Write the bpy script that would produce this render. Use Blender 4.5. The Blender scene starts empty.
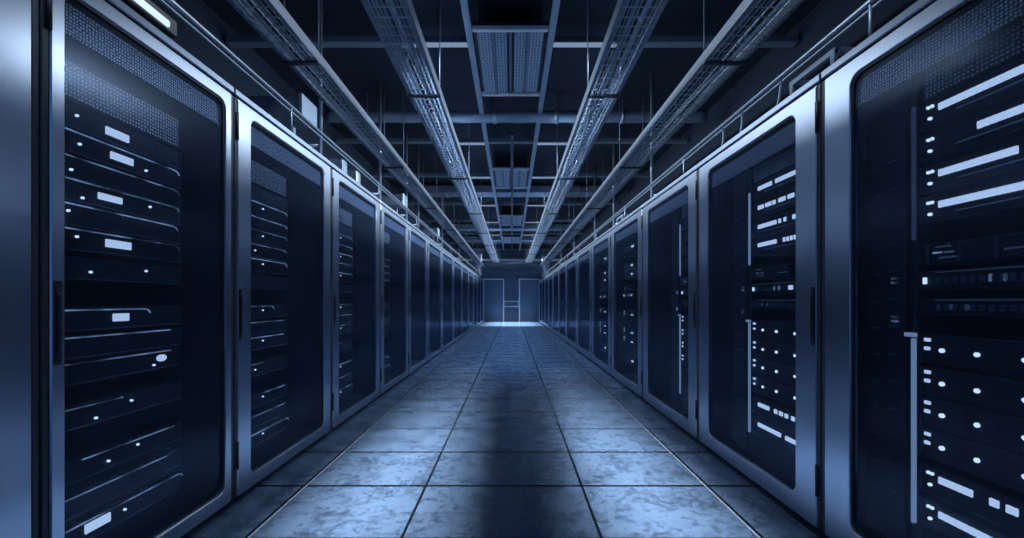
import bpy, math, random
from mathutils import Vector, Matrix

R = random.Random(7)
S = bpy.context.scene
COL = S.collection
PI = math.pi
F = 440.0          # focal length in pixels of the 1024 x 538 frame
EYE = 1.05         # camera height in metres
HL, HR = 2.144, 2.058          # cabinet heights, left and right row
XL, XR = -1.419, 1.357         # door faces of the two rows
ZW = 22.5                      # distance of the end wall
CEIL = 3.72
XWL, XWR = -2.75, 2.75

# ------------------------------------------------------------------ materials
def nodes(name):
    m = bpy.data.materials.new(name); m.use_nodes = True
    nt = m.node_tree; nt.nodes.clear()
    out = nt.nodes.new('ShaderNodeOutputMaterial')
    return m, nt, out

def N(nt, typ, **kw):
    n = nt.nodes.new(typ)
    for k, v in kw.items():
        if k.startswith('i_'):
            n.inputs[k[2:].replace('_', ' ')].default_value = v
        else:
            setattr(n, k, v)
    return n

def plain(name, col, rough=.5, metal=0.0, noise=0.0, nscale=20.0, bump=0.0, spec=.5):
    m, nt, out = nodes(name)
    b = N(nt, 'ShaderNodeBsdfPrincipled')
    b.inputs['Base Color'].default_value = (*col, 1)
    b.inputs['Roughness'].default_value = rough
    b.inputs['Metallic'].default_value = metal
    b.inputs['Specular IOR Level'].default_value = spec
    if noise > 0 or bump > 0:
        tc = N(nt, 'ShaderNodeTexCoord')
        nz = N(nt, 'ShaderNodeTexNoise'); nz.inputs['Scale'].default_value = nscale; nz.inputs['Detail'].default_value = 4
        nt.links.new(tc.outputs['Object'], nz.inputs['Vector'])
        if noise > 0:
            mx = N(nt, 'ShaderNodeMix', data_type='RGBA')
            mx.inputs[6].default_value = (*[c * (1 - noise) for c in col], 1)
            mx.inputs[7].default_value = (*[min(1, c * (1 + noise)) for c in col], 1)
            nt.links.new(nz.outputs['Fac'], mx.inputs[0])
            nt.links.new(mx.outputs[2], b.inputs['Base Color'])
        if bump > 0:
            bp = N(nt, 'ShaderNodeBump'); bp.inputs['Strength'].default_value = bump; bp.inputs['Distance'].default_value = .01
            nt.links.new(nz.outputs['Fac'], bp.inputs['Height'])
            nt.links.new(bp.outputs['Normal'], b.inputs['Normal'])
    nt.links.new(b.outputs[0], out.inputs[0])
    return m

def brushed(name, col, rough=.34, metal=.85, aniso=.5):
    """satin steel with fine vertical brushing"""
    m, nt, out = nodes(name)
    b = N(nt, 'ShaderNodeBsdfPrincipled')
    b.inputs['Metallic'].default_value = metal
    tc = N(nt, 'ShaderNodeTexCoord')
    mp = N(nt, 'ShaderNodeMapping'); mp.inputs['Scale'].default_value = (420, 420, 2)
    nz = N(nt, 'ShaderNodeTexNoise'); nz.inputs['Scale'].default_value = 1; nz.inputs['Detail'].default_value = 2
    nt.links.new(tc.outputs['Object'], mp.inputs[0]); nt.links.new(mp.outputs[0], nz.inputs['Vector'])
    mx = N(nt, 'ShaderNodeMix', data_type='RGBA')
    mx.inputs[6].default_value = (*[c * .96 for c in col], 1); mx.inputs[7].default_value = (*[c * 1.04 for c in col], 1)
    nt.links.new(nz.outputs['Fac'], mx.inputs[0]); nt.links.new(mx.outputs[2], b.inputs['Base Color'])
    mr = N(nt, 'ShaderNodeMapRange'); mr.inputs['To Min'].default_value = rough - .015; mr.inputs['To Max'].default_value = rough + .02
    nt.links.new(nz.outputs['Fac'], mr.inputs[0]); nt.links.new(mr.outputs[0], b.inputs['Roughness'])
    tg = N(nt, 'ShaderNodeTangent', direction_type='RADIAL', axis='Z')
    b.inputs['Anisotropic'].default_value = aniso
    nt.links.new(tg.outputs[0], b.inputs['Tangent'])
    nt.links.new(b.outputs[0], out.inputs[0])
    return m

def emit(name, col, strength):
    m, nt, out = nodes(name)
    e = N(nt, 'ShaderNodeEmission'); e.inputs[0].default_value = (*col, 1); e.inputs[1].default_value = strength
    nt.links.new(e.outputs[0], out.inputs[0])
    return m

def flat(nt, tc, vo, axes=(0, 2)):
    vo.voronoi_dimensions = '2D'
    sp = N(nt, 'ShaderNodeSeparateXYZ'); cb = N(nt, 'ShaderNodeCombineXYZ')
    nt.links.new(tc.outputs['Object'], sp.inputs[0])
    nt.links.new(sp.outputs[axes[0]], cb.inputs[0]); nt.links.new(sp.outputs[axes[1]], cb.inputs[1])
    nt.links.new(cb.outputs[0], vo.inputs['Vector'])

def emit_uneven(name, col, lo, hi):
    """a painted glow, uneven along its length, for lip reflections"""
    m, nt, out = nodes(name)
    e = N(nt, 'ShaderNodeEmission'); e.inputs[0].default_value = (*col, 1)
    tc = N(nt, 'ShaderNodeTexCoord'); nz = N(nt, 'ShaderNodeTexNoise'); nz.inputs['Scale'].default_value = 9; nz.inputs['Detail'].default_value = 3
    inf = N(nt, 'ShaderNodeObjectInfo'); ad = N(nt, 'ShaderNodeVectorMath', operation='ADD')
    nt.links.new(tc.outputs['Object'], ad.inputs[0]); nt.links.new(inf.outputs['Location'], ad.inputs[1]); nt.links.new(ad.outputs[0], nz.inputs['Vector'])
    mr = N(nt, 'ShaderNodeMapRange'); mr.inputs['From Min'].default_value = .38; mr.inputs['From Max'].default_value = .66
    mr.inputs['To Min'].default_value = lo; mr.inputs['To Max'].default_value = hi
    nt.links.new(nz.outputs['Fac'], mr.inputs[0]); nt.links.new(mr.outputs[0], e.inputs[1]); nt.links.new(e.outputs[0], out.inputs[0])
    return m

def glass(name, tint, rough=.18, gl=(.6, .75, 1)):
    """smoked door glass with a fine woven screen printed in it"""
    m, nt, out = nodes(name)
    tr = N(nt, 'ShaderNodeBsdfTransparent'); tr.inputs[0].default_value = (*tint, 1)
    g = N(nt, 'ShaderNodeBsdfGlossy'); g.inputs[0].default_value = (*gl, 1); g.inputs[1].default_value = rough
    d = N(nt, 'ShaderNodeBsdfDiffuse'); d.inputs[0].default_value = (.06, .09, .145, 1)
    lw = N(nt, 'ShaderNodeLayerWeight'); lw.inputs[0].default_value = .5
    pw = N(nt, 'ShaderNodeMath', operation='POWER'); pw.inputs[1].default_value = 5; nt.links.new(lw.outputs['Facing'], pw.inputs[0])
    fr = N(nt, 'ShaderNodeMapRange'); fr.inputs['To Min'].default_value = .02; fr.inputs['To Max'].default_value = .22; nt.links.new(pw.outputs[0], fr.inputs[0])
    m1 = N(nt, 'ShaderNodeMixShader'); m2 = N(nt, 'ShaderNodeMixShader')
    # screen weave
    tc = N(nt, 'ShaderNodeTexCoord')
    vo = N(nt, 'ShaderNodeTexVoronoi'); vo.inputs['Scale'].default_value = 110; vo.inputs['Randomness'].default_value = .15
    flat(nt, tc, vo)
    mr = N(nt, 'ShaderNodeMapRange'); mr.inputs['From Min'].default_value = .35; mr.inputs['From Max'].default_value = .65
    mr.inputs['To Min'].default_value = .07; mr.inputs['To Max'].default_value = .16
    nt.links.new(vo.outputs['Distance'], mr.inputs[0])
    nt.links.new(mr.outputs[0], m1.inputs[0]); nt.links.new(tr.outputs[0], m1.inputs[1]); nt.links.new(d.outputs[0], m1.inputs[2])
    nt.links.new(fr.outputs[0], m2.inputs[0]); nt.links.new(m1.outputs[0], m2.inputs[1]); nt.links.new(g.outputs[0], m2.inputs[2])
    nt.links.new(m2.outputs[0], out.inputs[0])
    return m

def perforated(name, light, dark, scale, rough=.35, metal=.7, lo=.28, hi=.42, axes=(0, 2)):
    m, nt, out = nodes(name)
    b = N(nt, 'ShaderNodeBsdfPrincipled'); b.inputs['Metallic'].default_value = metal; b.inputs['Roughness'].default_value = rough
    tc = N(nt, 'ShaderNodeTexCoord')
    vo = N(nt, 'ShaderNodeTexVoronoi'); vo.inputs['Scale'].default_value = scale; vo.inputs['Randomness'].default_value = .25
    flat(nt, tc, vo, axes)
    mr = N(nt, 'ShaderNodeMapRange'); mr.inputs['From Min'].default_value = lo; mr.inputs['From Max'].default_value = hi
    nt.links.new(vo.outputs['Distance'], mr.inputs[0])
    mx = N(nt, 'ShaderNodeMix', data_type='RGBA')
    mx.inputs[6].default_value = (*dark, 1); mx.inputs[7].default_value = (*light, 1)
    nt.links.new(mr.outputs[0], mx.inputs[0]); nt.links.new(mx.outputs[2], b.inputs['Base Color'])
    bp = N(nt, 'ShaderNodeBump'); bp.inputs['Strength'].default_value = .6; bp.inputs['Distance'].default_value = .004
    nt.links.new(mr.outputs[0], bp.inputs['Height']); nt.links.new(bp.outputs[0], b.inputs['Normal'])
    nt.links.new(b.outputs[0], out.inputs[0])
    return m

SEAM_X = (-1.183, -.489, .396, 1.112)
ROW0, ROWP = 2.5, .558
def floor_material():
    m, nt, out = nodes('raised_floor_tiles')
    b = N(nt, 'ShaderNodeBsdfPrincipled')
    tc = N(nt, 'ShaderNodeTexCoord'); sp = N(nt, 'ShaderNodeSeparateXYZ')
    nt.links.new(tc.outputs['Object'], sp.inputs[0])
    def math_(op, a, bb=None, c=None):
        n = N(nt, 'ShaderNodeMath', operation=op)
        for i, v in enumerate((a, bb, c)):
            if v is None: continue
            if isinstance(v, (int, float)): n.inputs[i].default_value = v
            else: nt.links.new(v, n.inputs[i])
        return n.outputs[0]
    X, Y = sp.outputs[0], sp.outputs[1]
    def line(d, half, soft):
        mr = N(nt, 'ShaderNodeMapRange'); nt.links.new(d, mr.inputs[0])
        mr.inputs['From Min'].default_value = half; mr.inputs['From Max'].default_value = half + soft
        mr.inputs['To Min'].default_value = 1; mr.inputs['To Max'].default_value = 0
        return mr.outputs[0]
    dark = None
    for x in SEAM_X:
        l = line(math_('ABSOLUTE', math_('SUBTRACT', X, x)), .006, .003)
        dark = l if dark is None else math_('MAXIMUM', dark, l)
    fy = math_('SUBTRACT', math_('FRACT', math_('ADD', math_('DIVIDE', math_('SUBTRACT', Y, ROW0), ROWP), 100.5)), .5)
    dark = math_('MAXIMUM', dark, line(math_('ABSOLUTE', fy), .009 / ROWP, .006 / ROWP))
    # bright aluminium edging beside the outer seams
    edge = None
    for x, o in ((SEAM_X[0], .014), (SEAM_X[3], -.014)):
        l = line(math_('ABSOLUTE', math_('SUBTRACT', X, x + o)), .0035, .002)
        edge = l if edge is None else math_('MAXIMUM', edge, l)
    # mottled wear
    n1 = N(nt, 'ShaderNodeTexNoise'); n1.inputs['Scale'].default_value = 5; n1.inputs['Detail'].default_value = 9; n1.inputs['Roughness'].default_value = .68
    n2 = N(nt, 'ShaderNodeTexNoise'); n2.inputs['Scale'].default_value = 26; n2.inputs['Detail'].default_value = 6; n2.inputs['Roughness'].default_value = .7
    for n in (n1, n2): nt.links.new(tc.outputs['Object'], n.inputs['Vector'])
    wear = N(nt, 'ShaderNodeMapRange'); wear.inputs['From Min'].default_value = .41; wear.inputs['From Max'].default_value = .53
    nt.links.new(math_('ADD', math_('MULTIPLY', n1.outputs['Fac'], .5), math_('MULTIPLY', n2.outputs['Fac'], .5)), wear.inputs[0])
    c1 = N(nt, 'ShaderNodeMix', data_type='RGBA')
    c1.inputs[6].default_value = (.03, .052, .095, 1); c1.inputs[7].default_value = (.10, .16, .265, 1)
    nt.links.new(wear.outputs[0], c1.inputs[0])
    c2 = N(nt, 'ShaderNodeMix', data_type='RGBA'); c2.inputs[7].default_value = (.006, .009, .014, 1)
    nt.links.new(dark, c2.inputs[0]); nt.links.new(c1.outputs[2], c2.inputs[6])
    c3 = N(nt, 'ShaderNodeMix', data_type='RGBA'); c3.inputs[7].default_value = (.36, .43, .53, 1)
    nt.links.new(edge, c3.inputs[0]); nt.links.new(c2.outputs[2], c3.inputs[6])
    nt.links.new(c3.outputs[2], b.inputs['Base Color'])
    rr = N(nt, 'ShaderNodeMapRange'); rr.inputs['To Min'].default_value = .34; rr.inputs['To Max'].default_value = .22
    nt.links.new(wear.outputs[0], rr.inputs[0])
    nt.links.new(math_('ADD', rr.outputs[0], math_('MULTIPLY', dark, .4)), b.inputs['Roughness'])
    nt.links.new(math_('MULTIPLY', math_('SUBTRACT', 1.0, dark), .8), b.inputs['Specular IOR Level'])
    bp = N(nt, 'ShaderNodeBump'); bp.inputs['Strength'].default_value = .12; bp.inputs['Distance'].default_value = .004
    nt.links.new(math_('MULTIPLY', n2.outputs['Fac'], .25), bp.inputs['Height'])
    nt.links.new(bp.outputs[0], b.inputs['Normal'])
    nt.links.new(b.outputs[0], out.inputs[0])
    return m

M = dict(
    steel=brushed('brushed_steel', (.53, .62, .77), rough=.29, metal=1.0),
    cap=brushed('cap_steel', (.27, .33, .42), rough=.36, metal=1.0),
    body=plain('cabinet_body', (.035, .048, .07), .45, .3),
    inner=plain('cabinet_interior', (.04, .055, .08), .6),
    black=plain('black_plastic', (.012, .017, .026), .4),
    rubber=plain('black_rubber', (.01, .014, .02), .8),
    glass=glass('smoked_glass', (.80, .87, .97)),
    vent=perforated('reflection_strip', (.012, .018, .03), (.42, .47, .55), 88, lo=.28, hi=.36, metal=.4),  # pale dots painted for the glints of a reflected bright band
    grille=perforated('perforated_grille', (.006, .010, .018), (.75, .80, .88), 72, lo=.2, hi=.30, metal=.3),  # bright dots are glints painted on the dark grille face
    chassis=plain('server_front', (.018, .026, .040), .5, .1, noise=.3, nscale=60, spec=.25),
    lip=plain('server_lip', (.40, .48, .60), .3, .9),
    port=plain('port_socket', (.07, .10, .14), .45, .1),
    led=emit('led_white', (.70, .84, 1.0), 1.5),
    bar=emit('led_bar', (.66, .80, 1.0), 1.05),
    edge=emit_uneven('glow_line', (.42, .62, .95), .03, .6),  # painted glow for lip reflections; some small lamps share it
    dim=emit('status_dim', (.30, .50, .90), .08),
    strip=emit('strip_light', (.45, .66, 1.0), .42),
    tube=emit('lamp_tube', (.62, .78, 1.0), 1.2),
    barglow=emit('ceiling_bar_glow', (.45, .62, .95), .42),  # painted glow of the lit beam flanges
    floor=floor_material(),
    plenum=plain('ceiling_slab', (.010, .018, .033), .9, spec=.2),
    wall=plain('painted_wall', (.07, .115, .19), .7, noise=.1, nscale=3),
    doorp=plain('door_panel', (.085, .14, .225), .45, noise=.05, nscale=5),
    trim=plain('pale_trim', (.78, .84, .92), .35, .2),
    beam=plain('beam_paint', (.12, .165, .235), .5, .2),
    galv=plain('galvanised', (.42, .50, .61), .3, .85, noise=.25, nscale=30),
    wire=plain('tray_wire', (.62, .70, .80), .28, .6),
    cable=plain('cable_sheath', (.22, .30, .42), .38),
    cabled=plain('cable_dark', (.06, .085, .125), .35),
    cablel=plain('cable_pale', (.48, .57, .70), .32),
    duct=plain('duct_metal', (.26, .33, .43), .4, .6, noise=.2, nscale=12),
    louvre=perforated('ceiling_louvre', (.34, .44, .58), (.07, .10, .15), 34, metal=.2, axes=(0, 1)),
)

# ------------------------------------------------------------------ mesh builder
class MB:
    def __init__(s): s.v = []; s.f = []; s.sm = []
    def add(s, vs, fs, smooth=False):
        o = len(s.v); s.v += [tuple(v) for v in vs]; s.f += [tuple(i + o for i in f) for f in fs]; s.sm += [smooth] * len(fs)
        return s
    def box(s, x0, x1, y0, y1, z0, z1):
        vs = [(x0, y0, z0), (x1, y0, z0), (x1, y1, z0), (x0, y1, z0), (x0, y0, z1), (x1, y0, z1), (x1, y1, z1), (x0, y1, z1)]
        return s.add(vs, [(0, 3, 2, 1), (4, 5, 6, 7), (0, 1, 5, 4), (1, 2, 6, 5), (2, 3, 7, 6), (3, 0, 4, 7)])
    def bbox(s, x0, x1, y0, y1, z0, z1, b=.004):
        """a box with all its edges chamfered by b"""
        X, Y, Z = (x0, x1), (y0, y1), (z0, z1)
        sg = (1, -1)
        vs = []; idx = {}
        for i in (0, 1):
            for j in (0, 1):
                for k in (0, 1):
                    for ax in range(3):
                        p = [X[i] + (0 if ax == 0 else sg[i] * b), Y[j] + (0 if ax == 1 else sg[j] * b), Z[k] + (0 if ax == 2 else sg[k] * b)]
                        idx[(i, j, k, ax)] = len(vs); vs.append(p)
        fs = []
        fs += [tuple(idx[(i, j, k, 0)] for j, k in ((0, 0), (1, 0), (1, 1), (0, 1))) for i in (0, 1)]
        fs += [tuple(idx[(i, j, k, 1)] for i, k in ((0, 0), (1, 0), (1, 1), (0, 1))) for j in (0, 1)]
        fs += [tuple(idx[(i, j, k, 2)] for i, j in ((0, 0), (1, 0), (1, 1), (0, 1))) for k in (0, 1)]
        for i in (0, 1):
            for j in (0, 1):
                fs.append((idx[(i, j, 0, 0)], idx[(i, j, 0, 1)], idx[(i, j, 1, 1)], idx[(i, j, 1, 0)]))
                fs.append((idx[(i, 0, j, 0)], idx[(i, 0, j, 2)], idx[(i, 1, j, 2)], idx[(i, 1, j, 0)]))
                fs.append((idx[(0, i, j, 1)], idx[(0, i, j, 2)], idx[(1, i, j, 2)], idx[(1, i, j, 1)]))
                for k in (0, 1):
                    fs.append((idx[(i, j, k, 0)], idx[(i, j, k, 1)], idx[(i, j, k, 2)]))
        return s.add(vs, fs)
    def tube(s, pts, r, n=8, cap=True):
        pts = [Vector(p) for p in pts]; rings = []; vs = []
        up = None
        for i, p in enumerate(pts):
            t = (pts[min(i + 1, len(pts) - 1)] - pts[max(i - 1, 0)]).normalized()
            if up is None or abs(up.dot(t)) > .95:
                up = Vector((0, 0, 1)) if abs(t.z) < .9 else Vector((1, 0, 0))
            a = t.cross(up).normalized(); b = a.cross(t).normalized(); up = b
            for k in range(n):
                an = 2 * PI * k / n
                vs.append(p + a * (r * math.cos(an)) + b * (r * math.sin(an)))
        fs = []
        for i in range(len(pts) - 1):
            for k in range(n):
                fs.append((i * n + k, i * n + (k + 1) % n, (i + 1) * n + (k + 1) % n, (i + 1) * n + k))
        s.add(vs, fs, True)
        if cap:
            m = len(pts) - 1; o = len(s.v) - len(vs)
            s.f += [tuple(o + k for k in range(n))[::-1], tuple(o + m * n + k for k in range(n))]; s.sm += [False, False]
        return s
    def ring(s, outer, inner, y0, y1, bev=.004):
        """a frame: outer and inner outlines (same vertex count) in x,z, front at y0 and back at y1, chamfered front edges"""
        n = len(outer)
        def shrink(l, d):
            cx = sum(p[0] for p in l) / n; cz = sum(p[1] for p in l) / n
            return [(p[0] - d * (1 if p[0] > cx else -1), p[1] - d * (1 if p[1] > cz else -1)) for p in l]
        o2 = shrink(outer, bev); i2 = shrink(inner, -bev)
        loops = [(outer, y1), (outer, y0 + bev), (o2, y0), (i2, y0), (inner, y0 + bev), (inner, y1)]
        vs = [(x, y, z) for l, y in loops for x, z in l]
        fs = []
        for a in range(len(loops)):
            b = (a + 1) % len(loops)
            for k in range(n):
                fs.append((a * n + k, a * n + (k + 1) % n, b * n + (k + 1) % n, b * n + k))
        return s.add(vs, fs)
    def build(s, name, mat, parent=None, loc=(0, 0, 0), rz=0, label=None):
        me = bpy.data.meshes.new(name); me.from_pydata(s.v, [], s.f); me.validate(); me.update()
        me.polygons.foreach_set('use_smooth', s.sm[:len(me.polygons)] if len(s.sm) >= len(me.polygons) else [False] * len(me.polygons))
        import bmesh
        bm = bmesh.new(); bm.from_mesh(me); bmesh.ops.recalc_face_normals(bm, faces=bm.faces); bm.to_mesh(me); bm.free()
        me.materials.append(M[mat] if isinstance(mat, str) else mat)
        o = bpy.data.objects.new(name, me); COL.objects.link(o)
        o.location = loc; o.rotation_euler = (0, 0, rz)
        if parent: o.parent = parent
        if label: o['label'] = label
        return o

def rrect(x0, x1, z0, z1, r, n=6):
    pts = []
    for cx, cz, a0 in ((x1 - r, z1 - r, 0), (x0 + r, z1 - r, PI / 2), (x0 + r, z0 + r, PI), (x1 - r, z0 + r, 1.5 * PI)):
        for k in range(n + 1):
            a = a0 + PI / 2 * k / n
            pts.append((cx + r * math.cos(a), cz + r * math.sin(a)))
    return pts

def empty(name, loc=(0, 0, 0), rz=0):
    o = bpy.data.objects.new(name, None); COL.objects.link(o); o.location = loc; o.rotation_euler = (0, 0, rz); o.empty_display_size = .1
    return o

def tag(o, label=None, cat=None, group=None, kind=None):
    for k, v in (('label', label), ('category', cat), ('group', group), ('kind', kind)):
        if v is not None: o[k] = v
    return o

KIDS = {}
def copy_tree(o, parent=None):
    c = o.copy(); COL.objects.link(c)
    if parent: c.parent = parent
    for ch in o.children: copy_tree(ch, c)
    return c

ORD = 'first second third fourth fifth sixth seventh eighth ninth tenth eleventh twelfth thirteenth fourteenth'.split()

# ------------------------------------------------------------------ the setting
def struct(mb, name, mat, label=None, cat=None):
    o = mb.build(name, mat); tag(o, label, cat, None, 'structure'); return o

struct(MB().box(XWL, XWR, -1.6, ZW, -.12, 0), 'floor', 'floor', 'mottled dark raised floor tiles with straight seams running down the aisle', 'floor')
struct(MB().box(XWL, XWR, -1.6, ZW, CEIL, CEIL + .12), 'ceiling', 'plenum', 'dark ceiling slab above the trays and beams', 'ceiling')
struct(MB().box(XWL - .12, XWL, -1.6, ZW, -.12, CEIL + .12), 'wall_left', 'plenum', 'dark side wall behind the left cabinets', 'wall')
struct(MB().box(XWR, XWR + .12, -1.6, ZW, -.12, CEIL + .12), 'wall_right', 'plenum', 'dark side wall behind the right cabinets', 'wall')
struct(MB().box(XWL - .12, XWR + .12, ZW, ZW + .15, -.12, CEIL + .12), 'wall_back', 'wall', 'plain blue end wall closing the aisle', 'wall')
struct(MB().bbox(XWL, XWR, ZW - .1, ZW - .001, 3.10, 3.20), 'trim_1', 'trim', 'pale horizontal rail high on the end wall', 'trim')

# two end doors with pale frames
for i, (x0, x1, hx, side) in enumerate(((-1.42, -.46, -.60, 'left'), (.41, 1.37, .55, 'right'))):
    d = struct(MB().bbox(x0, x1, ZW - .045, ZW - .002, .004, 2.13), f'door_{i+1}', 'doorp', f'flat blue door in a pale frame at the {side} of the end wall', 'door')
    MB().bbox(x0 - .06, x0, ZW - .07, ZW - .001, .002, 2.19).bbox(x1, x1 + .06, ZW - .07, ZW - .001, .002, 2.19).bbox(x0, x1, ZW - .07, ZW - .001, 2.132, 2.19).build('door_frame', 'trim', d, label='pale door frame')
    MB().tube([(hx, ZW - .05, 1.0), (hx, ZW - .11, 1.0)], .012).tube([(hx, ZW - .11, 1.0), (hx + (.12 if i else -.12), ZW - .11, 1.0)], .01).build('door_handle', 'galv', d)
g = empty('handrail', (-.025, ZW - .08, 0))
MB().tube([(-.37, 0, 1.03), (.37, 0, 1.03)], .022).build('rail_bar', 'trim', g)
MB().tube([(-.37, 0, .77), (.37, 0, .77)], .022).build('rail_bar', 'trim', g)
for x in (-.33, .33):
    MB().bbox(x - .015, x + .015, .0, .079, .72, 1.08).build('mounting_plate', 'galv', g)
tag(g, 'pale double rail across the end wall between the two doors', 'rail')

# ------------------------------------------------------------------ server units (front face at y=0, base at z=0, x along the row)
WL, WR = .61, .48
def chassis(parent, w, h, depth=.62):
    MB().bbox(-w / 2, w / 2, 0, depth, .002, h - .002, .003).build('chassis', 'chassis', parent)
    MB().bbox(-w / 2 - .012, -w / 2 + .004, -.004, .01, .004, h - .004, .002).bbox(w / 2 - .004, w / 2 + .012, -.004, .01, .004, h - .004, .002).build('mounting_ear', 'chassis', parent)

def led(parent, x, z, w=.014, h=.012, mat='led', name='indicator_light'):
    n = 10; pts = [(x + w / 2 * math.cos(2 * PI * k / n), z + h / 2 * math.sin(2 * PI * k / n)) for k in range(n)]
    m = MB(); m.add([(a, -.007, b) for a, b in pts] + [(a, .002, b) for a, b in pts],
        [tuple(range(n))] + [(k, (k + 1) % n, n + (k + 1) % n, n + k) for k in range(n)] + [tuple(range(2 * n - 1, n - 1, -1))])
    return m.build(name, mat, parent)

def lightbar(parent, x0, x1, z, h=.023, mat='bar', seg=.02, name='light_bar'):
    m = MB(); x = x0
    while x < x1 - .004:
        e = min(x + seg - .002, x1)
        m.bbox(x, e, -.006, .002, z - h / 2, z + h / 2, .0015); x += seg
    return m.build(name, mat, parent)

def shelf_unit(h=.086, pill=None, dots=(), full=True, hook=True, x0=-.30, x1=.26, dot_mat='led', mat='edge'):
    """left row: near end is -x, far end +x"""
    u = empty('rack_server'); chassis(u, WL, h)
    if full:
        pts = [(x0 + (x1 - x0) * k / 10, -.012, h - .012) for k in range(11)]
        if hook: pts += [(x1 + .02, -.012, h - .016), (x1 + .032, -.01, h - .028)]
        MB().tube(pts, .0028, 6).build('glow_line', mat, u)  # glowing line stands in for the reflection off the metal lip
    MB().bbox(-WL / 2, WL / 2, -.008, .002, .001, .005, .001).build('front_lip', 'port', u)
    if pill:
        x, w, hh = pill
        m = MB(); n = int(round(w / .012))
        for k in range(n): m.bbox(x + k * w / n, x + (k + .82) * w / n, -.007, .002, h * .5 - hh / 2, h * .5 + hh / 2, .002)
        m.build('status_lamp', 'bar', u)
    for x, z in dots: led(u, x, z, .009, .009, dot_mat)
    return u

def bar_unit(segs, h=.1, small=True, under=True):
    """right row: far end is -x, near end +x; segs measured from the far end of the bars"""
    u = empty('rack_server'); chassis(u, WR, h)
    b = -WR / 2 + .06
    for s0, s1 in segs: lightbar(u, b + s0, b + s1, h * .62)
    if small:
        for dx, dz, w in ((-.036, .74, .010), (-.022, .74, .008), (-.030, .34, .012)): led(u, b + dx, h * dz, w, .011)
    if under: MB().bbox(b + .06, b + .33, -.006, .002, h * .28, h * .28 + .004, .001).build('glow_line', 'dim', u)
    MB().bbox(-WR / 2, WR / 2, -.008, .002, .001, .005, .001).build('front_lip', 'chassis', u)
    return u

def dot_unit(dots, h=.108, pair=True):
    u = empty('drive_server'); chassis(u, WR, h)
    b = -WR / 2 + .06
    for x in dots: led(u, b + x, h * .5, .016, .015)
    if pair:
        for dz, w in ((.80, .022), (.52, .020)):
            MB().bbox(b - .052, b - .052 + w, -.006, .002, h * dz - .006, h * dz + .006, .002).build('status_lamp', 'bar', u)
    m = MB()
    for k in range(5): m.bbox(b + .02 + k * .085, b + .095 + k * .085, -.0015, .002, .012, h - .012, .002)
    m.build('drive_bay', 'chassis', u)
    return u

def switch_unit(h=.07, lit=(), plates=True):
    u = empty('network_switch'); chassis(u, WR, h, .35)
    b = -WR / 2 + .05; m = MB()
    for k in range(14): m.bbox(b + k * .028, b + k * .028 + .018, -.005, .001, h * .3, h * .62, .002)
    m.build('port_row', 'port', u)
    for x, w, mt in lit:
        MB().bbox(b + x, b + x + w, -.008, .001, h * .34, h * .66, .002).build('status_lamp', mt, u)
    MB().bbox(b, b + .38, -.006, .001, h * .86, h * .86 + .003, .001).build('glow_line', 'dim', u)
    return u

def patch_unit(h=.075):
    u = empty('patch_panel'); chassis(u, WR, h, .2)
    b = -WR / 2 + .02; m = MB()
    for k in range(4): m.bbox(b + k * .11, b + k * .11 + .006, -.012, .001, .004, h - .004, .002)
    m.build('cable_ring', 'port', u)
    for x, z, w in ((.03, .75, .05), (.02, .5, .03), (.06, .48, .03), (.04, .25, .06), (.24, .35, .07)):
        MB().bbox(b + x, b + x + w, -.006, .001, h * z, h * z + .006, .001).build('status_lamp', 'dim' if w > .04 else 'edge', u)
    return u

def fan_unit(w, h, name='vented_panel'):
    u = empty(name); MB().bbox(-w / 2, w / 2, .002, .3, .002, h - .002, .003).build('chassis', 'chassis', u)
    MB().bbox(-w / 2 + .01, w / 2 - .01, -.004, .004, .01, h - .01, .002).build('grille', 'grille', u)
    return u

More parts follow.
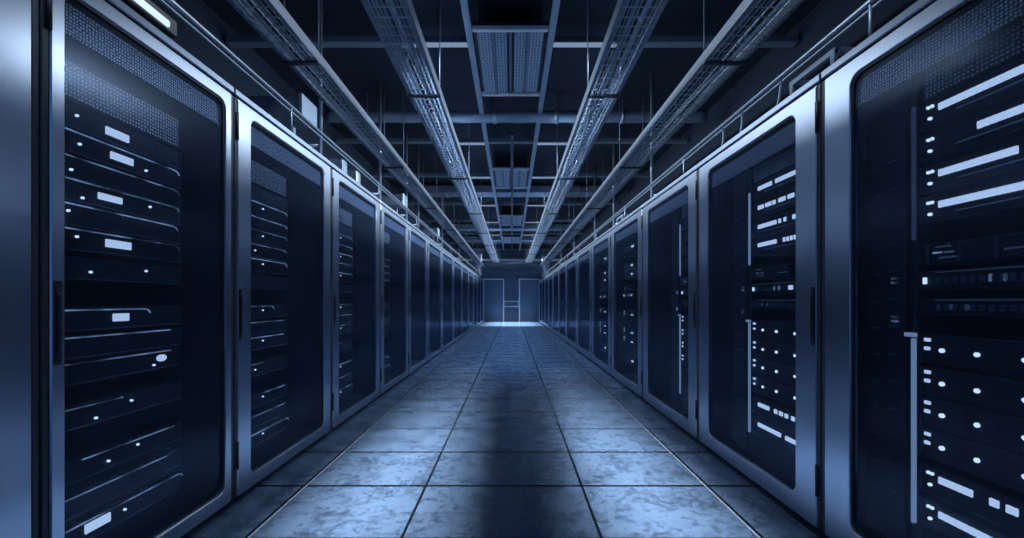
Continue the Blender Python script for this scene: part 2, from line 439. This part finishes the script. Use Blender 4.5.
# ------------------------------------------------------------------ cabinets
def cabinet(side, y0, y1, idx, stile):
    """one glazed cabinet; local x runs along the row, front at local y=0"""
    w = y1 - y0; left = side == 'left'
    H = HL if left else HR
    gb, gt = (.104, 2.043) if left else (.127, 1.952)
    near = -1 if left else 1
    root = empty('server_cabinet', (XL if left else XR, (y0 + y1) / 2, 0), PI / 2 if left else -PI / 2)
    row = 'left row' if left else 'right row'
    tag(root, f'glass-door steel server cabinet, {ORD[idx]} from the camera along the {row}', 'server cabinet', f'server cabinets of the {row}')
    hw = w / 2 - .003; D = .95
    # carcass: plinth, posts, sides, back, top
    MB().box(-hw + .01, hw - .01, .07, D - .03, .001, .035).build('plinth', 'rubber', root)
    MB().bbox(-hw, hw, .05, D, .034, .06, .003).bbox(-hw, hw, .05, D, H - .075, H - .045, .003).box(-hw + .02, hw - .02, D - .02, D, .06, H - .075).build('carcass', 'inner', root)
    for s in (-1, 1):
        a, b = (hw - .022, hw) if s > 0 else (-hw, -hw + .022)
        MB().bbox(a, b, .004, D, .036, H - .045, .003).build('side_panel', 'body', root)
    MB().bbox(-hw, hw, .0, D, H - .036, H, .005).build('top_cap', 'cap', root, label='narrow steel cap strip along the top')
    # door
    dw = w / 2 - .026; zb, zt = .036, H - .046
    dr = MB().ring(rrect(-dw, dw, zb, zt, .006), rrect(-dw + stile, dw - stile, gb, gt, .05), 0, .03, .004).build('door', 'steel', root, label='brushed steel door frame with rounded window')
    n = MB(); o = rrect(-dw + stile - .008, dw - stile + .008, gb - .008, gt + .008, .05)
    k = len(o)
    n.add([(x, .016, z) for x, z in o] + [(x, .020, z) for x, z in o], [tuple(range(k)), tuple(range(2 * k - 1, k - 1, -1))] + [(i, (i + 1) % k, k + (i + 1) % k, k + i) for i in range(k)])
    n.build('glass_pane', 'glass', dr, label='smoked glass pane')
    MB().ring(rrect(-dw + stile - .001, dw - stile + .001, gb - .001, gt + .001, .05), rrect(-dw + stile + .007, dw - stile - .007, gb + .007, gt - .007, .046), .008, .016, .002).build('gasket', 'black', dr)
    MB().bbox(-dw + stile - .01, dw - stile + .01, .026, .034, gt - .125, gt - .022, .002).build('reflection_band', 'vent', dr, label='perforated strip standing in for a bright reflection across the window top')  # added strip, stands in for a band of reflected light on the door
    # thin bright bead along the sill of the window
    MB().tube([(-dw + stile + .03, .006, gb + .004), (dw - stile - .03, .006, gb + .004)], .0022, 6).build('sill_bead', 'lip', dr)
    hx = near * (dw - .02)
    MB().bbox(hx - .013, hx + .013, -.003, .004, .85, 1.115, .003).bbox(hx - .006, hx + .006, -.010, -.002, .89, 1.075, .003).build('handle', 'black', dr, label='black recessed handle')
    for z in (.25, H - .19):
        MB().tube([(near * (dw + .006), .0, z - .07), (near * (dw + .006), .0, z + .07)], .008, 8).build('hinge', 'black', dr)
    return root

L_JOINTS = [.20, 1.328, 2.253, 3.467, 4.745, 6.04, 7.41, 8.91, 10.67, 12.54, 14.4, 16.3, 18.2, 20.05, 21.85]
R_JOINTS = [.64, 1.938, 3.22, 4.58, 6.04, 7.53, 9.21, 11.06, 12.84, 14.7, 16.5, 18.3, 20.1, 21.9]
LST = {0: .12, 1: .045}
for i in range(len(L_JOINTS) - 1):
    cabinet('left', L_JOINTS[i], L_JOINTS[i + 1], i, LST.get(i, .115))
for i in range(len(R_JOINTS) - 1):
    cabinet('right', R_JOINTS[i], R_JOINTS[i + 1], i, .145)

# ------------------------------------------------------------------ fill the left cabinets
TOPS = 'vent'
def H2(h): return EYE + h
L_UNITS = [   # (top height relative to the eye, kind, options)
    (.70 + .13, 'fan', {}),
    (.682, 's', dict(pill=(-.06, .10, .03), dots=((-.17, .05),), full=False)),
    (.596, 's', dict(pill=(-.04, .10, .028), dots=((-.16, .04), (.12, .03)))),
    (.508, 's', dict(dots=((-.19, .03),))),
    (.422 + .008, 's', dict(pill=(-.09, .10, .025), dots=((-.15, .02), (.14, .05)), full=True)),
    (.345, 's', dict(dots=((-.2, .05),), x1=.25)),
    (.310 - .05, 's', dict(pill=(-.06, .11, .03), x1=.26, dots=((-.17, .05),))),
    (.18 - .02, 's', dict(dots=((-.12, .03), (.12, .05)), full=False)),
    (.00 - .02, 's', dict(pill=(-.03, .07, .03), x1=.10)),
    (-.115, 's', dict(hook=False, x1=.24)),
    (-.205, 's', dict(hook=False, x1=.24, dots=((.16, .02),))),
    (-.36, 's', dict(hook=False, x1=.00, dots=((-.1, .02), (.05, .05)))),
    (-.545, 's', dict(hook=False, x0=-.16, dots=((-.05, .03), (.08, .05)))),
    (-.665, 's', dict(hook=False, x1=.25)),
    (-.77, 's', dict(pill=(-.14, .10, .034), x1=.28, dots=((.02, .04),))),
]
protoL = []
for j, (h, k, o) in enumerate(L_UNITS):
    protoL.append(fan_unit(WL, .14) if k == 'fan' else shelf_unit(**o))
# big round lamp on one unit
led(protoL[10], .20, .045, .05, .03, 'bar', 'status_lamp')
used = set()
# second set for the cabinets further on: mostly painted edge glints and pin lights
protoL2 = []
for j, (h, k, o) in enumerate(L_UNITS):
    if k == 'fan': protoL2.append(fan_unit(WL, .14)); continue
    q = {a: b for a, b in o.items() if a != 'pill'}
    q['dots'] = ((-.20 + .07 * (j % 3), .04),) if j % 2 else ((-.15, .03), (.02, .05))
    if j in (8, 14): q['pill'] = (-.23, .05, .03)
    if j in (1, 2): q['full'] = j == 2
    protoL2.append(shelf_unit(**q))
def place(side, proto, xdepth, yc, z, label, cat, group=None):
    o = proto if proto.name not in used else copy_tree(proto)
    used.add(proto.name)
    o.location = (xdepth, yc, z); o.rotation_euler = (0, 0, PI / 2 if side == 'left' else -PI / 2)
    tag(o, label, cat, group)
    return o
for c in range(1, 5):
    y = L_JOINTS[c] + .07 + WL / 2
    if c >= 2: y += .03
    cnt = -1
    for j, (h, k, o) in enumerate(L_UNITS):
        if c == 4 and j in (1, 2, 7, 9, 12): continue
        cnt += 1
        hh = .14 if k == 'fan' else .086
        n = ORD[c]
        if k == 'fan':
            place('left', (protoL if c == 1 else protoL2)[j], XL - .10, y, H2(h) - hh, f'perforated vent unit topmost in the {n} cabinet of the left row', 'vent unit', 'vent units in the left cabinets')
        else:
            st = 'dark server with an oblong lamp' if ('pill' in o if c == 1 else j in (8, 14)) else 'dark server with a painted edge glint' if o.get('full', True) else 'dark server with tiny lights'
            place('left', (protoL if c == 1 else protoL2)[j], XL - .10, y, H2(h) - hh, f'{st}, {ORD[cnt-1]} below the vent, {n} cabinet, left row', 'server', f'servers in the {n} left cabinet')

# ------------------------------------------------------------------ fill the right cabinets
R0B = [((0, .42),), ((.125, .42),), ((0, .235),), ((0, .42),)]
R1B = [((0, .135), (.17, .42)), ((0, .055), (.075, .13), (.145, .17), (.2, .26), (.28, .33), (.35, .42)), ((0, .18), (.2, .222), (.245, .268), (.32, .42)), ((0, .18), (.24, .256), (.27, .286), (.30, .316), (.33, .346))]
R2B = [((.29, .42),), ((.30, .36),), ((.28, .36),), ((.29, .35),)]
LOW = [((0, .11), (.16, .185), (.205, .235), (.255, .28), (.31, .335)), ((0, .22), (.26, .42))]
BASE = [.60, .487, .374, .267]
DOTH = [-.222, -.335, -.442, -.552]
LOWH = [-.672, -.79]
def right_set(bars, dots, low, small):
    ps = [fan_unit(WR, .11)]
    ps += [bar_unit(s, .1, small) for s in bars]
    ps += [patch_unit(), switch_unit(.072, ((-.045, .012, 'led'), (.3, .03, 'bar'), (.17, .008, 'edge'), (.21, .008, 'edge'))), switch_unit(.06, ((.05, .01, 'dim'), (.1, .01, 'dim')))]
    ps += [dot_unit(dots) for _ in range(4)]
    ps += [bar_unit(s, .1, small, False) for s in low]
    return ps
SETS = {0: right_set(R0B, (.012, .125, .255), LOW, True),
        1: right_set(R1B, (.05, .18, .34), LOW, False),
        2: right_set(R2B, (.30, .36), [((.3, .34),), ((.31, .38),)], False)}
START = {0: 1.5, 1: 2.6, 2: 3.71, 3: 5.66, 4: 7.2}
ZS = [.70] + BASE + [.125, .035, -.05] + DOTH + LOWH
KN = ['perforated vent unit', 'server with bright light bars', 'server with bright light bars', 'server with bright light bars', 'server with bright light bars', 'patch panel with faint lamps',
      'network switch with a row of ports', 'thin switch with dim ports', 'drive server with white dots', 'drive server with white dots', 'drive server with white dots', 'drive server with white dots',
      'low server with light bars', 'bottom server with light bars']
for c in range(5):
    ps = SETS[min(c, 2)]
    n = ORD[c]
    y = START[c] + .06 - WR / 2
    cnt = -1
    for j, z in enumerate(ZS):
        if c >= 3 and j in (0, 2, 7, 9, 12): continue
        cnt += 1
        place('right', ps[j], XR + .10, y, H2(z), f'{KN[j]}, {ORD[cnt]} unit down, {n} cabinet, right row', ('vent unit' if j == 0 else 'patch panel' if j == 5 else 'switch' if j in (6, 7) else 'server'), f'units in the {n} right cabinet')
    # vertical light strips on the mounting post
    if c < 3:
        ys = START[c] + .09
        t = empty('light_strip', (XR + .095, ys, 0), -PI / 2)
        tag(t, f'thin vertical light strip beside the servers in the {n} cabinet, right row', 'light strip', 'vertical light strips in the right cabinets')
        MB().bbox(-.014, .014, .004, .02, .13, 1.90, .003).build('mounting_post', 'chassis', t)
        MB().bbox(-.007, .007, -.006, .006, H2(-.80), H2(-.135), .002).build('strip_light', 'strip', t)
        MB().bbox(-.035, .01, -.006, .006, H2(-.13), H2(-.115), .002).build('end_bracket', 'strip', t)
        MB().bbox(-.005, .005, -.006, .006, H2(.22), H2(.66 if c else .70), .002).build('strip_light', 'strip' if c else 'dim', t)
        # dark blanking column beyond the strip, with faint markers
        f = empty('blanking_panel', (XR + .10, ys + .13, 0), -PI / 2)
        tag(f, f'dark blanking column with faint marks beyond the light strip, {n} cabinet, right row', 'blanking panel', 'blanking columns in the right cabinets')
        MB().bbox(-.09, .09, 0, .02, .13, 1.90, .003).build('panel', 'chassis', f)
        m = MB()
        for k in range(13):
            z = H2(.52 - k * .105)
            m.bbox(-.05, -.02, -.004, .002, z, z + .006, .001).bbox(.02, .06, -.004, .002, z + .01, z + .016, .001)
        m.build('marker', 'port', f)
        for z in (.085, -.06):
            led(f, .05, H2(z), .03, .01, 'edge'); led(f, .05, H2(z) - .016, .03, .01, 'edge')

# ------------------------------------------------------------------ cable trays
TZ = EYE + 1.7
def tray(x0, x1, name_label, y0=-1.2, y1=21.6):
    w = x1 - x0
    t = empty('cable_tray', ((x0 + x1) / 2, 0, TZ)); tag(t, name_label, 'cable tray', 'overhead cable trays')
    for s in (-1, 1):
        a = s * w / 2
        MB().bbox(a - .006, a + .006, y0, y1, 0, .075, .002).bbox(a - (.02 if s > 0 else 0), a + (0 if s > 0 else .02), y0, y1, 0, .005, .001).build('side_rail', 'galv', t)
    m = MB(); k = 9
    for i in range(1, k):
        x = -w / 2 + w * i / k; m.box(x - .002, x + .002, y0, y1, .001, .005)
    y = y0 + .05
    while y < y1:
        m.box(-w / 2 + .004, w / 2 - .004, y, y + .006, -.004, .001); y += .09
    m.build('wire_mesh', 'wire', t)
    y = 3.12 if abs(x0 + x1) > 2.5 else 3.62
    while y < 21:
        MB().bbox(-w / 2 - .012, w / 2 + .012, y - .02, y + .02, -.022, -.005, .003).build('cross_bracket', 'body', t)
        for s in (-1, 1):
            MB().tube([(s * (w / 2 + .007), y, .075), (s * (w / 2 + .007), y, CEIL - TZ - .002)], .005, 6).build('hanger_rod', 'beam', t)
        y += 2.45
    return t
TRAYS = [(-1.61, -1.38, 'wire cable tray over the left cabinets'), (-.85, -.60, 'wire cable tray between the left cabinets and the ceiling vents'),
         (.63, .88, 'wire cable tray between the right cabinets and the ceiling vents'), (1.37, 1.65, 'wire cable tray over the right cabinets')]
for x0, x1, lb in TRAYS: tray(x0, x1, lb)
for ti, (x0, x1, lb) in enumerate(TRAYS):
    w = x1 - x0
    for k in range(9):
        xb = x0 + .022 + (w - .044) * k / 8; r = R.choice((.006, .008, .010, .012))
        zb = TZ + .006 + r + (.018 if k % 3 == 1 else 0)
        ph = R.random() * 6; am = .008
        pts = [(xb + am * math.sin(y * 1.1 + ph) + .004 * math.sin(y * 3.1 + 2 * ph), y, zb + .003 * math.sin(y * 2.3 + ph)) for y in [-1.0 + .3 * i for i in range(75)]]
        o = MB().tube(pts, r, 6).build('data_cable', R.choice(('cable', 'cable', 'cabled', 'cablel')))
        tag(o, 'long data cable lying in the ' + lb.replace('wire cable', 'cable'), 'cable', 'data cables in the ' + lb.replace('wire cable', 'cable'))

# ------------------------------------------------------------------ ceiling grid, beams, vents, pipe
BZ = EYE + 2.42
def beam(y, h=.06, d=.10):
    o = MB().bbox(XWL + .02, XWR - .02, y, y + d, BZ + .04, BZ + .04 + h, .006).build('ceiling_beam', 'beam')
    return tag(o, f'dark steel beam crossing under the ceiling {y:.0f} metres down the aisle', 'beam', None, 'structure')
BEAMS = [4.18, 6.8, 8.66, 11.2, 13.6, 16.2, 18.8, 21.2]
for y in BEAMS: beam(y)
for i, y in enumerate(BEAMS[:6]):
    n = ORD[i]
    for s in (-1, 1):
        x0, x1 = (-.98, -.385) if s < 0 else (.36, 1.0)
        if i: x0, x1 = (-1.0, -.40) if s < 0 else (.38, 1.02)
        t = empty('flange_glow', ((x0 + x1) / 2, y - .03, BZ)); tag(t, f'slim painted glow under the {n} ceiling beam, {"left" if s < 0 else "right"} of the ceiling vents', 'beam glow', 'slim painted glows under the ceiling beams')
        hw = (x1 - x0) / 2
        MB().bbox(-hw, hw, 0, .05, .012, .045, .003).build('housing', 'beam', t)
        MB().bbox(-hw + .01, hw - .01, -.012, .03, -.012, .014, .004).build('glow_strip', 'barglow', t)  # added glow in place of the lit underside of the beam
        for x in (-hw * .8, hw * .8): MB().bbox(x - .01, x + .01, .02, .05, .03, .10, .002).build('bracket', 'beam', t)
# two long runners framing the vents
for s, x in ((-1, -.385), (1, .355)):
    o = MB().bbox(x - .03, x + .03, -1.2, 21, BZ - .035, BZ - .012, .004).bbox(x - .008, x + .008, -1.2, 21, BZ - .014, BZ + .05, .003).build('ceiling_runner', 'duct')
    tag(o, f'long steel runner along the {"left" if s < 0 else "right"} edge of the ceiling vents', 'ceiling runner', 'ceiling runners')
    m = MB()
    for y in (.5, 3.0, 5.5, 8, 10.5, 13, 15.5, 18, 20.5): m.tube([(x, y, BZ + .05), (x, y, CEIL - .001)], .006, 6)
    m.build('hanger_rods', 'beam', o)
for i, (y0, y1) in enumerate(((3.88, 5.1), (8.0, 9.3), (12.4, 13.9), (16.6, 18.0))):
    t = empty('ceiling_vent', (-.015, 0, BZ - .02)); tag(t, f'perforated ceiling vent panel with pale end bars, {ORD[i]} from the camera', 'ceiling vent', 'ceiling vents down the middle')
    hw = .335
    for y in (y0, y1): MB().bbox(-hw, hw, y - .02, y + .02, -.02, .02, .004).build('end_bar', 'trim', t, label='pale end bar')
    for a, b in ((-.30, -.17), (-.14, -.035), (.035, .14), (.17, .30)):
        MB().bbox(a, b, y0 + .03, y1 - .03, .0, .02, .004).build('louvre_panel', 'louvre', t)
    MB().box(-hw, hw, y0, y1, .03, .06).build('vent_box', 'body', t)
    for a in (-.155, 0, .155): MB().bbox(a - .012, a + .012, y0 + .02, y1 - .02, -.006, .022, .003).build('divider', 'beam', t)
    for a in (-.30, .30):
        for y in (y0 + .1, y1 - .1): MB().tube([(a, y, .06), (a, y, CEIL - BZ + .019)], .005, 6).build('hanger_rod', 'beam', t)
# big insulated pipe across
t = empty('cross_pipe', (0, 5.68, EYE + 2.38)); tag(t, 'thick lagged pipe crossing the ceiling behind the first vent panel', 'pipe')
MB().tube([(-2.4 + .1 * i, 0, .004 * math.sin(i * 1.7)) for i in range(50)], .075, 16).build('pipe', 'duct', t)
m = MB()
for x in (-1.9, -1.1, -.25, .55, 1.4, 2.1):
    MB().tube([(x, 0, 0), (x + .05, 0, 0)], .086, 16).build('clamp', 'galv', t)
    MB().tube([(x + .025, 0, .08), (x + .025, 0, CEIL - EYE - 2.382)], .006, 6).build('hanger_rod', 'beam', t)
for i, y in enumerate((9.9, 14.9, 17.75)):
    t = empty('cross_duct', (0, y, BZ + .10)); tag(t, f'flat metal duct crossing under the ceiling, {ORD[i]} beyond the lagged pipe', 'duct')
    MB().bbox(-2.3, 2.3, 0, .45, -.08, .08, .01).build('duct', 'duct', t)
    for x in (-1.5, 0, 1.5):
        MB().bbox(x - .02, x + .02, -.012, .462, -.092, .092, .004).build('flange', 'galv', t)
        MB().tube([(x, .2, .09), (x, .2, CEIL - BZ - .101)], .006, 6).build('hanger_rod', 'beam', t)

# ------------------------------------------------------------------ above the cabinets
def conduit(x, z, base, label, y0=-1.0, y1=21.5):
    t = empty('conduit', (x, 0, base)); tag(t, label, 'conduit')
    MB().tube([(0, y0 + i * .5, z - base) for i in range(int((y1 - y0) / .5) + 1)], .011, 8).build('pipe', 'galv', t)
    MB().tube([(-.05 if x < 0 else .05, y0 + i * .5, z - base + .01) for i in range(int((y1 - y0) / .5) + 1)], .006, 6).build('pipe', 'duct', t, label='thinner pipe alongside')
    y = 1.75 if x > 0 else 1.0
    while y < 21:
        MB().tube([(0, y, .001), (0, y, z - base - .005)], .006, 6).bbox(-.02, .02, y - .02, y + .02, 0, .006, .001).build('support_post', 'duct', t)
        y += 1.9
conduit(-1.455, EYE + 1.28, HL, 'thin steel conduit running above the left cabinets')
conduit(1.425, EYE + 1.19, HR, 'thin steel conduit running above the right cabinets')

# inverted L pipes and ducts behind the left cabinets' front edge
def post(x, y, base, label, arm=.35, top=CEIL, r=.018):
    t = empty('pipe_post', (x, y, base)); tag(t, label, 'pipe', None)
    MB().tube([(0, 0, .001), (0, 0, top - base - .002)], r, 8).build('pipe', 'galv', t)
    MB().bbox(-.04, .04, -.04, .04, 0, .012, .003).build('foot_plate', 'galv', t)
    if arm:
        s = -1 if x < 0 else 1
        MB().tube([(0, 0, .22), (s * arm * .7, 0, .22), (s * arm, 0, .20), (s * arm, 0, .001)], r * .8, 8).build('branch_pipe', 'galv', t)
LP = (3.72, 5.4, 6.75, 7.6, 10.2, 13.5)
for i, y in enumerate(LP): post(-1.62, y, HL, f'upright pipe with a branch on the left cabinets, {ORD[i]} from the camera')
RP = (5.1, 7.0, 8.6, 11.5, 14.5)
for i, y in enumerate(RP): post(1.62, y, HR, f'upright pipe with a branch on the right cabinets, {ORD[i]} from the camera')
for i, (y, z, L) in enumerate(((3.3, 2.50, .62), (6.35, 2.50, .6), (9.3, 2.5, .6))):
    t = empty('air_duct', (-2.0, y, z)); tag(t, f'short square duct box above the left cabinets, {ORD[i]} from the camera', 'duct')
    MB().bbox(-.55, .42, 0, .22, -.07, .09, .008).build('duct', 'duct', t)
    MB().bbox(.40, .435, -.015, .235, -.085, .105, .004).build('flange', 'duct', t)
    for x in (-.3, .3): MB().bbox(x - .02, x + .02, .08, .12, HL - z + .001, -.07, .003).build('stand', 'duct', t)
for i, y in enumerate((3.95, 4.3)):
    t = empty('junction_box', (-1.56, y, HL)); tag(t, f'small metal box on the left cabinets, {"before" if i == 0 else "behind"} its twin', 'junction box')
    MB().bbox(-.06, .06, -.05, .05, .0, .17, .006).build('box', 'duct', t)
    MB().bbox(.058, .066, -.04, .04, .02, .15, .003).build('lid', 'duct', t)
# tube lamp on the left cabinets
t = empty('tube_lamp', (-1.66, 0, HL)); tag(t, 'lit tube lamp in a black housing on top of the left cabinets', 'lamp')
MB().bbox(-.06, .05, .75, 2.12, .17, .25, .006).build('housing', 'black', t)
MB().bbox(.045, .062, .80, 2.06, .185, .215, .004).build('tube', 'tube', t)
for y in (.9, 1.95): MB().bbox(-.03, .03, y - .015, y + .015, .001, .172, .003).build('stand', 'black', t)
# bracket frame and loops on the right cabinets
for i, y in enumerate((2.02, 5.9)):
    t = empty('cable_bracket', (1.50, y, HR)); tag(t, f'angular steel cable bracket on the right cabinets, {ORD[i]} from the camera', 'bracket')
    m = MB()
    m.bbox(-.02, .0, 0, .03, .001, .15, .003).bbox(-.02, .0, .30, .33, .001, .15, .003).bbox(-.021, .001, -.0, .33, .13, .16, .003)
    m.build('front_frame', 'beam', t)
    MB().bbox(.0, .22, 0, .03, .13, .16, .003).bbox(.0, .22, .30, .33, .13, .16, .003).bbox(.2, .22, 0, .03, .001, .14, .003).bbox(.2, .22, .30, .33, .001, .14, .003).bbox(.199, .221, .0, .33, .135, .162, .003).build('rear_frame', 'duct', t)
for i, (y, d) in enumerate(((2.35, .10), (2.75, .12), (3.0, .09))):
    pts = []
    for k in range(13):
        a = k / 12
        pts.append((1.435 + .06 * math.sin(PI * a), y + .30 * a, EYE + 1.185 - .165 * math.sin(PI / 2 * a) ** 1.5 - 0.004 * a))
    o = MB().tube(pts, .006, 6).build('cable_loop', 'cablel'); tag(o, f'pale cable curving from the conduit down to the right cabinets, {ORD[i]} from the camera', 'cable', 'looping cables')
# cable drops at the end of the aisle
for s, w in ((-1, 'left'), (1, 'right')):
    t = empty('cable_drop', (s * 1.5, 19.6, HL if s < 0 else HR)); tag(t, f'upright cable ladder with hanging cables at the far end of the {w} cabinets', 'cable ladder')
    b = HL if s < 0 else HR
    for x in (-.15, .15): MB().bbox(x - .015, x + .015, -.02, .02, .001, 1.05, .003).build('side_rail', 'galv', t)
    m = MB()
    for k in range(6): m.bbox(-.15, .15, -.01, .01, .08 + k * .17, .11 + k * .17, .003)
    m.build('rungs', 'galv', t)
    for k in range(4):
        x = -.1 + .065 * k
        o = MB().tube([(s * 1.5 + x + .03 * math.sin(a * 5 + k), 19.52 - .14 * max(0, 1 - a * 3), b + .03 + a * .95) for a in [i / 12 for i in range(13)]], .02, 8).build('hanging_cable', 'cablel' if k % 2 else 'cable')
        tag(o, f'thick cable hanging on the cable ladder at the far end of the {w} cabinets', 'cable', f'cables on the {w} cable ladder')

# ------------------------------------------------------------------ end lamp and added fill lamps
def area(name, loc, sx, sy, power, col, spread=180, tilt=0, blender_rot=None):
    d = bpy.data.lights.new(name, 'AREA'); d.shape = 'RECTANGLE'; d.size = sx; d.size_y = sy; d.energy = power; d.color = col; d.spread = math.radians(spread)
    o = bpy.data.objects.new(name, d); COL.objects.link(o); o.location = loc; o.rotation_euler = blender_rot or (0, tilt, 0)
    return o
KEY = (.76, .88, 1.0)
LZ = 3.0
for s, w in ((-1, 'left'), (1, 'right')):
    x = s * .95
    t = empty('fill_channel', (x, 0, LZ)); tag(t, f'long dark added channel for fill lamps over the {w} side of the aisle', 'downlight')  # added channel to carry the fill lamps
    MB().box(-.03, .03, -1, 21, .03, .06).build('channel', 'body', t)
    for y in (0, 3.3, 7.2, 12, 17, 20.5): MB().tube([(0, y, .05), (0, y, CEIL - LZ - .001)], .006, 6).build('hanger_rod', 'beam', t)
    area('washer_fill', (x, 10.2, LZ), .05, 22, 50, KEY, 100, tilt=s * -math.radians(38))  # added fill that brightens the cabinet tops and tray rails
    area('cross_fill', (x, 12.3, LZ - .01), .05, 17.8, 410, KEY, 96, tilt=s * math.radians(62))  # added fill, aimed across to put highlights on the opposite door frames
    for yc, ln, pw in ((2.6, 1.9, 13.5), (4.0, .9, 3.6), (4.9, .9, 1.8), (6.2, 1.7, 1.6)):
        area('streak_fill', (s * .935, yc, LZ - .02), .04, ln, pw * 1.1, (.90, .96, 1.0), 22, tilt=s * math.radians(4.6))  # added fill that makes the bright streaks on the floor
t = empty('centre_fill_channel', (0, 13.2, 3.425)); tag(t, 'slim dark added fill-lamp channel along the middle of the ceiling vents', 'downlight')  # added housing for the middle fill
MB().bbox(-.025, .025, -6.9, 6.9, .004, .03, .002).build('channel', 'black', t)
m = MB()
for y in (-6.5, -3.2, .1, 3.1, 6.5): m.tube([(0, y, .029), (0, y, CEIL - 3.426)], .005, 6)
m.build('hanger_rods', 'beam', t)
area('centre_fill', (0, 13.2, 3.424), .04, 13.6, 90, (.42, .66, 1.0), 62)  # added fill to lift the middle of the floor
area('end_lamp', (0, 20.2, 2.62), 2.1, 3.6, 270, (.75, .88, 1.0), 36)
t = empty('end_downlight', (0, 20.2, 2.62)); tag(t, 'wide dark downlight box hung in front of the end wall', 'downlight')
MB().box(-1.1, 1.1, -1.85, 1.85, .012, .05).box(-1.1, 1.1, -1.86, -1.84, -.015, .05).box(-1.1, 1.1, 1.84, 1.86, -.015, .05).build('housing', 'body', t)
for x in (-1.05, 1.05): MB().tube([(x, 0, .05), (x, 0, CEIL - 2.62 - .001)], .006, 6).build('hanger_rod', 'beam', t)

w = bpy.data.worlds.new('room_glow'); S.world = w; w.use_nodes = True
bg = w.node_tree.nodes['Background']; bg.inputs[0].default_value = (.20, .41, 1.0, 1); bg.inputs[1].default_value = .32

# ------------------------------------------------------------------ camera and view
cd = bpy.data.cameras.new('camera'); cam = bpy.data.objects.new('camera', cd); COL.objects.link(cam)
cam.location = (0, 0, EYE); cam.rotation_euler = (PI / 2, 0, 0)
cd.sensor_width = 36; cd.lens = 36 * F / 1024; cd.shift_y = 32 / 1024; cd.clip_start = .05; cd.clip_end = 200
S.camera = cam
vs = S.view_settings; S.display_settings.display_device = 'sRGB'
vs.view_transform = 'Standard'; vs.look = 'None'; vs.gamma = 1; vs.exposure = 0; vs.use_curve_mapping = False
try:
    S.cycles.use_denoising = True; S.cycles.max_bounces = 8; S.cycles.transparent_max_bounces = 12; S.cycles.sample_clamp_indirect = 4
except Exception: pass
